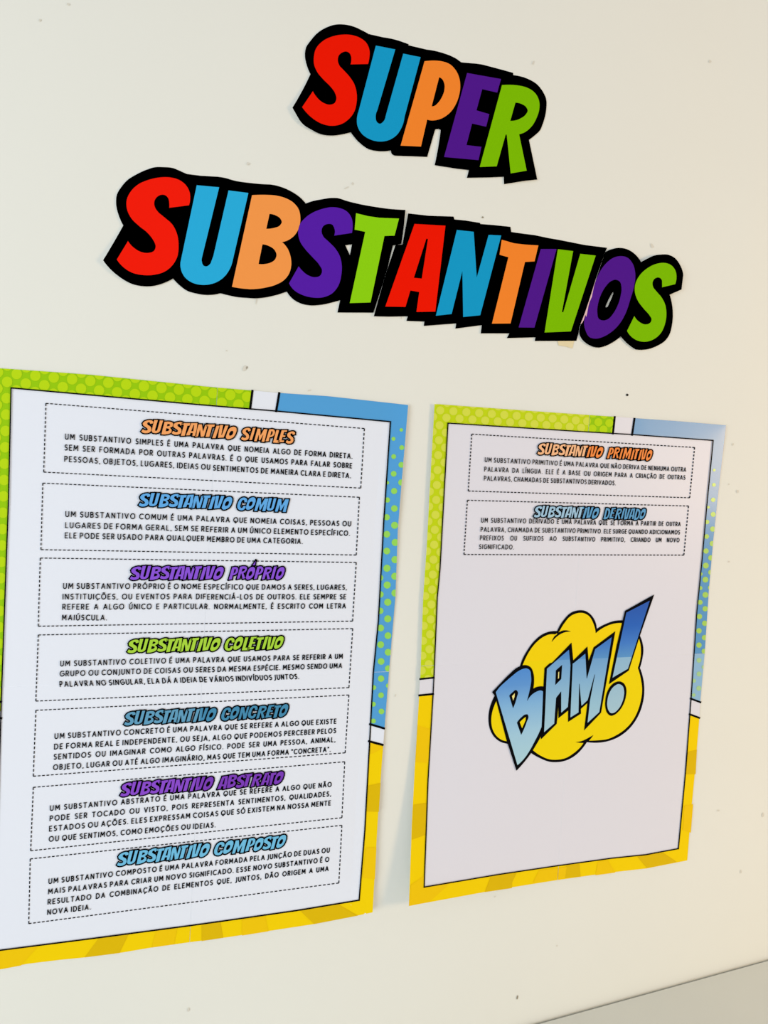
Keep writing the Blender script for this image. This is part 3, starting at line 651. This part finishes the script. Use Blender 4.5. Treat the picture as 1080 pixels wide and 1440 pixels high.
def zones2(q):
    z = []
    g, gdm = (GREEN2, GDOT2) if q == 0 or q == 2 else (GREEN, GDOT)
    z.append((strip(sub(P2['OT'], 0, 611, 864.5), sub(P2['IT'], 0, 630, 862)), g, (gd2, gdm)))
    z.append((strip(sub(P2['OL'], 1, 568, 954.5)[::-1], sub(P2['IL'], 1, 595, 953)[::-1]), g, (gd2, gdm)))
    b, bm_ = (BLUE2, BDOT2) if q == 1 else (BLUE3, BDOT3)
    z.append((strip(sub(P2['OT'], 0, 892, 1021), sub(P2['IT'], 0, 889, 1003)), b, None))
    z.append((strip(sub(P2['OR'], 1, 598, 987), sub(P2['IR'], 1, 619.3, 983)), b, (bd2, bm_)))
    z.append((strip(sub(P2['OR'], 1, 1009, 1210), sub(P2['IR'], 1, 1005, 1193.5)), YA, None))
    z.append((strip(P2['OB'], P2['IB']), YA, None))
    z.append((strip(sub(P2['OL'], 1, 978, 1274)[::-1], sub(P2['IL'], 1, 976, 1247.6)[::-1]), YA, None))
    for mt, pts, c in [(YD, '0,90 75,80 48,136 0,145', k1), (YM, '165,68 275,54 270,99 140,118', k1), (YD, '273,51 327,43 331,94 268,99', k1), (YM, '400,34 440,28 470,77 390,88', k1), (YD, '558,13 662,-2 716,35 597,59', k1),
                       (YM, '148,562 208,582 199,728 139,725', k7), (YD, '130,912 188,904 183,1045 123,1066', k7), (YM, '118,1265 177,1225 177,1275 300,1250 200,1340 111,1358', k7), (YD, '470,1228 563,1210 563,1279 443,1297', k7),
                       (YD, '336,868 376,858 370,966 328,967', k8), (YM, '321,1105 359,1098 349,1224 313,1212', k8)]:
        z.append((pl(pts, *c), mt, None))
    return z
P2['zones'] = zones2
P2['bars'] = [([(864.5, 586.5), (862, 609.5)], 2.8), ([(892.2, 589), (889, 611.3)], 2.8), ([(971.5, 982.5), (985, 987.5)], 2.6), ([(970, 1004.5), (983.4, 1009.5)], 2.6), ([(591, 955), (610, 953)], 2.6), ([(589.6, 978), (609, 976)], 2.8)]
P2['border_label'] = ['yellow-green border with pale dots', 'green and blue border with dots', 'yellow border with darker rays', 'pale blue and yellow border']
P2['cap'] = (W((682, 649.5))-W((682, 643.3))).length
o2a, o2b, s2a, s2b = imat('light peach heading ink', (250, 186, 140)), imat('strong orange heading ink', (248, 142, 72)), imat('powder blue heading ink', (160, 196, 222)), imat('mid blue heading ink', (96, 158, 204))
P2['boxes'] = [
 bxd([(663.5, 610.5), (976.9, 629.3), (970, 700), (658.5, 690.5)], ('SUBSTANTIVO PRIMITIVO', 754, 849.5, 851.8, 918.4, 639, 648.2, 16.6, o2a, o2b),
  [("UM SUBSTANTIVO PRIMITIVO É UMA PALAVRA QUE NÃO DERIVA DE NENHUMA OUTRA", (682, 649.5), (964.4, 662.9), L), ("PALAVRA DA LÍNGUA. ELE É A BASE OU ORIGEM PARA A CRIAÇÃO DE OUTRAS", (681.4, 662.8), (963.3, 674), L), ("PALAVRAS, CHAMADAS DE SUBSTANTIVOS DERIVADOS.", (680.9, 675.5), (865.5, 681.8), False)]),
 bxd([(657.3, 703.5), (968.4, 711.6), (961.8, 780.7), (652.5, 779.8)], ('SUBSTANTIVO DERIVADO', 748.8, 843.8, 846.7, 909.3, 727.5, 731.2, 16.6, s2a, s2b),
  [("UM SUBSTANTIVO DERIVADO É UMA PALAVRA QUE SE FORMA A PARTIR DE OUTRA", (677, 734.5), (956.7, 739.5), L), ("PALAVRA, CHAMADA DE SUBSTANTIVO PRIMITIVO. ELE SURGE QUANDO ADICIONAMOS", (676.3, 747.5), (955.8, 751), L), ("PREFIXOS OU SUFIXOS AO SUBSTANTIVO PRIMITIVO, CRIANDO UM NOVO", (675.3, 759.5), (955, 762), L), ("SIGNIFICADO.", (674, 771.8), (722.3, 772.3), False)]),
]
post2 = make_poster('right poster with two dashed text boxes above a yellow and blue BAM! burst', P2)

# ---- the BAM! burst printed on the right poster
H = (680, 820, 4.32); G1 = (680, 820, 8.308); G2 = (800, 820, 8.308); G3 = (680, 950, 8.308); G4 = (800, 950, 8.308)
zz = lambda y, x=800: W((x, y)).z
cl_o = T(H, '64,690 40,750 30,830 40,890 70,940 105,965 140,975* 285,1030* 340,1062 400,1085 440,1088 500,1078 560,1045 600,1005 628,966* 680,970 750,962 820,935 880,890 930,825 965,740 977,650 970,580 950,515* 965,460 971,400 962,350 945,310* 845,226* 800,229 750,245 688,278* 675,225 650,190 615,168 580,165 535,178 490,220 447,292* 400,295 360,310 310,350 265,410 235,465 220,510*')
cl_i = T(H, '78,715 54,780 47,840 56,890 85,935 120,956 155,960* 300,1015* 350,1050 400,1070 440,1073 500,1062 545,1035 585,1000 606,972* 640,957* 690,955 750,948 810,922 870,878 920,812 950,735 963,650 955,580 937,515* 952,460 956,400 948,350 935,315* 840,243* 800,245 755,258 681,305* 665,240 640,200 605,182 575,182 530,200 490,245 462,292* 435,312* 400,312 365,326 320,361 275,420 245,480 235,505*')
acc1 = T(G1, '795,692* 830,620 860,588 845,575 880,572 930,553 1022,568* 940,578 880,608 830,650')
acc2 = T(G4, '78,776* 150,765 215,735 287,694* 262,730 238,757 200,782 130,786')
bB = T(H, '52,662* 100,612 150,560 215,508 255,498 285,510 303,548 307,600 302,642* 330,629 372,630* 366,870* 345,937 320,982 287,1035 245,1090 200,1140* 140,955* 70,688*')
fB = T(G3, '140,195* 190,130 260,65 330,5 400,-50 460,-80 505,-86 545,-60 557,0 560,60 550,130 530,220 512,290* 560,225 620,185 670,172 698,185* 690,400* 680,600* 655,660 600,770 540,880 470,980 395,1052*')
bBa = T(G3, '300,235* 340,195 380,170 400,190 390,250 345,382*'); yBa = T(G3, '333,240* 365,206* 362,250* 345,292*')
bBb = T(G3, '390,550* 440,490 490,455 515,455 524,475 505,540 440,694*'); yBb = T(G3, '423,545* 465,505 493,484* 490,525* 450,615*')
bA = T(G3, '712,-88* 775,-145* 800,-150* 1028,-385* 1048,-180* 1030,200* 1018,385* 875,499* 872,360* 862,500* 855,565* 672,745* 655,655* 690,300*')
fA = T(G3, '738,-80* 1000,-308* 1018,-120* 1010,60* 988,368* 905,440* 905,190* 850,262* 828,562* 705,668* 722,300*')
bAc = T(G1, '845,1020* 918,955* 908,1120* 838,1192*'); yAc = T(G1, '873,1042* 884,1033* 881,1108* 870,1120*')
bM = T(G2, '-5,900* 50,905* 217,740* 231,908* 290,750* 543,562* 376,1515* 178,1722* 217,1402* 140,1470* 142,1525* -9,1622*')
fM = T(G2, '42,940* 65,925* 195,818* 210,1110* 305,770* 505,625* 358,1508* 215,1640* 245,1370* 302,1070* 222,1368* 145,1440* 122,1180* 115,1512* 15,1575*')
bX = T(G2, '655,325* 998,133* 835,600* 700,1022* 468,1182* 560,720*'); fX = T(G2, '672,345* 945,205* 690,1000* 510,1105*')
bD = T(G4, '590,68 640,90 670,150 670,220 640,330 590,410 530,460 490,470 450,440 428,380 425,300 445,200 490,120 540,80'); fD = T(G4, '585,100 625,120 645,180 640,250 615,330 570,400 520,437 490,438 465,410 448,350 452,280 480,190 530,125')
BY = mat('burst yellow ink', (252, 212, 10), 0.5, 0.08); BY2 = mat('burst lower yellow ink', (240, 214, 8), 0.5, 0.08); BCREAM = mat('cream ink', (240, 228, 140), 0.5, 0.08)
upper = grad_mat('upper blue print gradient', [(zz(930), (86, 148, 206)), (zz(905, 860), (58, 122, 204)), (zz(880, 880), (22, 96, 190)), (zz(850, 900), (8, 82, 176))])
lowl = grad_mat('lower left blue print gradient', [(zz(1075, 730), (172, 210, 222)), (zz(1030, 730), (160, 202, 226)), (zz(990, 730), (128, 180, 224)), (zz(962, 730), (92, 150, 216)), (zz(940, 730), (76, 140, 216))])
lowm = grad_mat('lower blue print gradient', [(zz(1030), (166, 204, 220)), (zz(990), (150, 194, 218)), (zz(950), (124, 174, 216)), (zz(925), (106, 160, 212))])
lowr = grad_mat('lower right blue print gradient', [(zz(1000, 880), (166, 200, 216)), (zz(920, 880), (140, 184, 216))])
hs = P2['hseam']; up = lambda tr_: clip_tris(tr_, [(hs[0], hs[1], -1, 0)]); lo = lambda tr_: clip_tris(tr_, [(hs[0], hs[1], 1, 0)])
h2 = P2['h']; RL = 18
ct = tess([cl_i])
burst = paper('comic_burst', [(refine(tess([cl_o]), RL), FRAME, 0.0007), (refine(up(ct), RL), BY, 0.0009), (refine(lo(ct), RL), BY2, 0.0009), (tess([acc1]), FRAME, 0.0011), (tess([acc2]), FRAME, 0.0011)], h2, post2)
burst['label'] = 'yellow cloud burst with black outline'
def lettering(label, black, fill, mats_, holes=()):
    f = tess([fill]); ly = [(refine(tess([black]), RL), FRAME, 0.0013), (refine(up(f), RL), mats_[0], 0.0015), (refine(lo(f), RL), mats_[1], 0.0015), (contour([fill], 0.3), FRAME, 0.0016)]
    for b_, y_, m_ in holes: ly += [(tess([b_]), FRAME, 0.0017), (tess([y_]), m_, 0.0019)]
    o = paper('burst_letter', [l for l in ly if l[0]], h2, burst); o['label'] = label
lettering('blue letter B', bB, fB, (upper, lowl), [(bBa, yBa, BCREAM), (bBb, yBb, BY2)])
lettering('blue letter A', bA, fA, (upper, lowm), [(bAc, yAc, BCREAM)])
lettering('blue letter M', bM, fM, (upper, lowm))
f = tess([fX]); fd = tess([fD])
o = paper('burst_letter', [(refine(tess([bX]), RL), FRAME, 0.0013), (refine(up(f), RL), upper, 0.0015), (refine(lo(f), RL), lowr, 0.0015), (tess([bD]), FRAME, 0.0013), (fd, lowr, 0.0015)], h2, burst)
o['label'] = 'blue exclamation mark'
